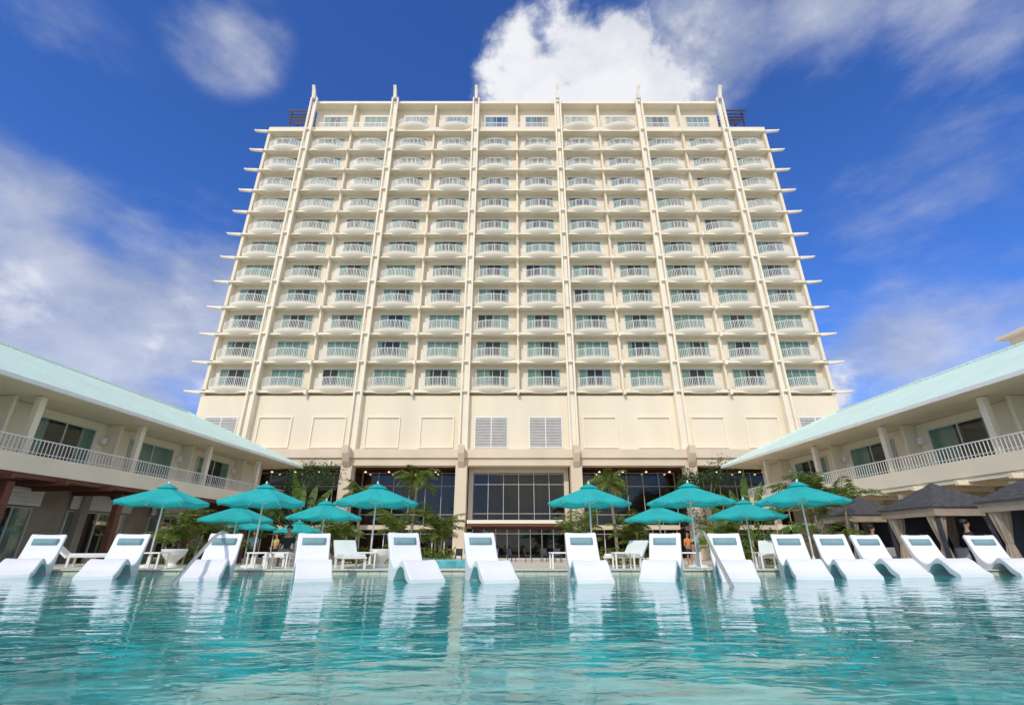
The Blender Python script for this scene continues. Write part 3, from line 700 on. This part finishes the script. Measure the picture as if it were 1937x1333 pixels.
person('person in an orange shirt standing by the right pool handrail',gp(1303,29),.3,ORG,NAV,arm=.6)
person('person in a blue shirt standing beside the one in orange',gp(1318,31),-.5,BLU,KH,arm=.2)
person('person in dark clothes standing in front of the right cabana',(14.3,16.0,G),1.2,BLC,BLC,arm=.4)
person('person in a light blue shirt standing at the front of the second cabana',(14.2,20.1,G),1.2,BLU,NAV,arm=.4)
# ---------------- world
W=bpy.data.worlds.new('World'); bpy.context.scene.world=W; W.use_nodes=True; nt=W.node_tree; n=nt.nodes; l=nt.links; n.clear()
sun_v=Vector((-.28,-.84,.66)).normalized(); el=math.asin(sun_v.z); rot=math.atan2(sun_v.x,sun_v.y)
sky=n.new('ShaderNodeTexSky'); sky.sky_type='NISHITA'; sky.sun_disc=False; sky.sun_elevation=el; sky.sun_rotation=rot; sky.ozone_density=2.5; sky.air_density=1.0; sky.dust_density=.3
vm=n.new('ShaderNodeVectorMath'); vm.operation='MULTIPLY'; vm.inputs[1].default_value=(.46,.84,1.6); l.new(sky.outputs[0],vm.inputs[0])
b1=n.new('ShaderNodeBackground'); b1.inputs[1].default_value=.12; l.new(vm.outputs[0],b1.inputs[0])
tc=n.new('ShaderNodeTexCoord'); nv=n.new('ShaderNodeVectorMath'); nv.operation='NORMALIZE'; l.new(tc.outputs['Generated'],nv.inputs[0]); DIR=nv.outputs[0]
def M(op,a,b=None,clamp=False):
    q=n.new('ShaderNodeMath'); q.operation=op; q.use_clamp=clamp
    for i,z in enumerate((a,b)):
        if z is None: continue
        if isinstance(z,(int,float)): q.inputs[i].default_value=z
        else: l.new(z,q.inputs[i])
    return q.outputs[0]
def noise(sc,det=8,rough=.6,dist=0,st=(1,1,1),off=(0,0,0)):
    s=n.new('ShaderNodeVectorMath'); s.operation='MULTIPLY'; s.inputs[1].default_value=st; l.new(DIR,s.inputs[0])
    s2=n.new('ShaderNodeVectorMath'); s2.operation='ADD'; s2.inputs[1].default_value=off; l.new(s.outputs[0],s2.inputs[0])
    t=n.new('ShaderNodeTexNoise'); t.inputs['Scale'].default_value=sc; t.inputs['Detail'].default_value=det; t.inputs['Roughness'].default_value=rough; t.inputs['Distortion'].default_value=dist
    l.new(s2.outputs[0],t.inputs['Vector']); return t.outputs['Fac']
def blob(px,py,rpx,wt=1):
    a,b=ray(px,py); v=Vector((a,1,b)).normalized(); a2,b2=ray(px,py-rpx); r=max((v-Vector((a2,1,b2)).normalized()).length,.02)
    q=n.new('ShaderNodeVectorMath'); q.operation='DISTANCE'; q.inputs[1].default_value=v; l.new(DIR,q.inputs[0])
    return M('MULTIPLY',M('SUBTRACT',1,M('DIVIDE',q.outputs['Value'],r),True),wt)
def mx(lst):
    o=lst[0]
    for k in lst[1:]: o=M('MAXIMUM',o,k)
    return o
def mr(x,a,b):
    q=n.new('ShaderNodeMapRange'); q.interpolation_type='SMOOTHSTEP'; l.new(x,q.inputs[0]); q.inputs[1].default_value=a; q.inputs[2].default_value=b; return q.outputs[0]
def cen(x,k): return M('MULTIPLY',M('SUBTRACT',x,.5),k)
f1=noise(6.5,9,.60,.1,(1,1,1.3)); f2=noise(2.8,8,.58,.1,(1,1,2.6),(3,1,7)); f3=noise(4.2,6,.56,.1,(1,1,1.8),(9,4,2))
cum=mx([blob(1110,130,240),blob(1000,170,190),blob(1180,70,190),blob(1240,150,200),blob(330,610,150,.5),blob(40,560,130,.35),blob(420,745,130,.5),blob(1590,750,90,.8)])
dc=M('MULTIPLY',mr(M('ADD',cum,cen(f1,1.9)),.22,.62),mr(cum,.0,.16))
haze=mx([blob(1330,60,330,1.05),blob(1560,20,300,1.0),blob(1800,0,300,1.0),blob(100,700,480,1.4),blob(330,620,380,1.25),blob(80,450,330,.85),blob(430,60,170,.6),blob(1750,450,460,.65),blob(30,120,300,.3),blob(1750,700,360,1.0)])
dh=M('MULTIPLY',M('MULTIPLY',mr(M('ADD',haze,M('ADD',cen(f2,2.1),cen(f1,.5))),.12,1.0),mr(haze,.0,.2)),.84)
sx=n.new('ShaderNodeSeparateXYZ'); l.new(DIR,sx.inputs[0])
rear_fill=mr(M('MULTIPLY',sx.outputs[1],-1),-.4,.05)  # mask for unseen cloud added behind and beside the camera as fill light
db_=M('MULTIPLY',M('MULTIPLY',mr(f3,.34,.56),rear_fill),.9)
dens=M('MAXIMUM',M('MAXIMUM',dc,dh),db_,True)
rp=n.new('ShaderNodeValToRGB'); rp.color_ramp.elements[0].position=.34; rp.color_ramp.elements[1].position=.62; rp.color_ramp.elements[0].color=(.38,.44,.60,1); rp.color_ramp.elements[1].color=(.92,.93,.97,1)
shade=M('ADD',M('ADD',M('MULTIPLY',f3,.55),M('MULTIPLY',f1,.27)),M('MULTIPLY',dc,.18)); l.new(shade,rp.inputs[0])
wm=n.new('ShaderNodeMix'); wm.data_type='RGBA'; wm.blend_type='MULTIPLY'; l.new(rear_fill,wm.inputs[0]); l.new(rp.outputs[0],wm.inputs[6]); wm.inputs[7].default_value=(1.0,.93,.79,1)
b2=n.new('ShaderNodeBackground'); l.new(wm.outputs[2],b2.inputs[0]); l.new(M('ADD',M('MULTIPLY',rear_fill,.85),.97),b2.inputs[1])  # added rear clouds made brighter to lift the tower and wings
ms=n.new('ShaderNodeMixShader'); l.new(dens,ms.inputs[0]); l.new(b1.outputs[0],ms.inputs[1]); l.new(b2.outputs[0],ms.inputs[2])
ow=n.new('ShaderNodeOutputWorld'); l.new(ms.outputs[0],ow.inputs[0])
sl=bpy.data.lights.new('Sun','SUN'); sl.energy=2.1; sl.angle=R(.6); sl.color=(1,.945,.84); so=bpy.data.objects.new('Sun',sl); C.objects.link(so)
so.rotation_euler=(-sun_v).to_track_quat('-Z','Y').to_euler(); so.location=(-20,-40,40)
cd=bpy.data.cameras.new('Camera'); cd.sensor_width=36; cd.lens=36*FP/1937; cd.clip_end=3000; cd.clip_start=.05
co=bpy.data.objects.new('Camera',cd); C.objects.link(co); co.location=(0,0,.65); co.rotation_euler=(PI/2+TH,0,0)
sc=bpy.context.scene; sc.camera=co; sc.view_settings.view_transform='Standard'; sc.view_settings.look='None'; sc.view_settings.exposure=0
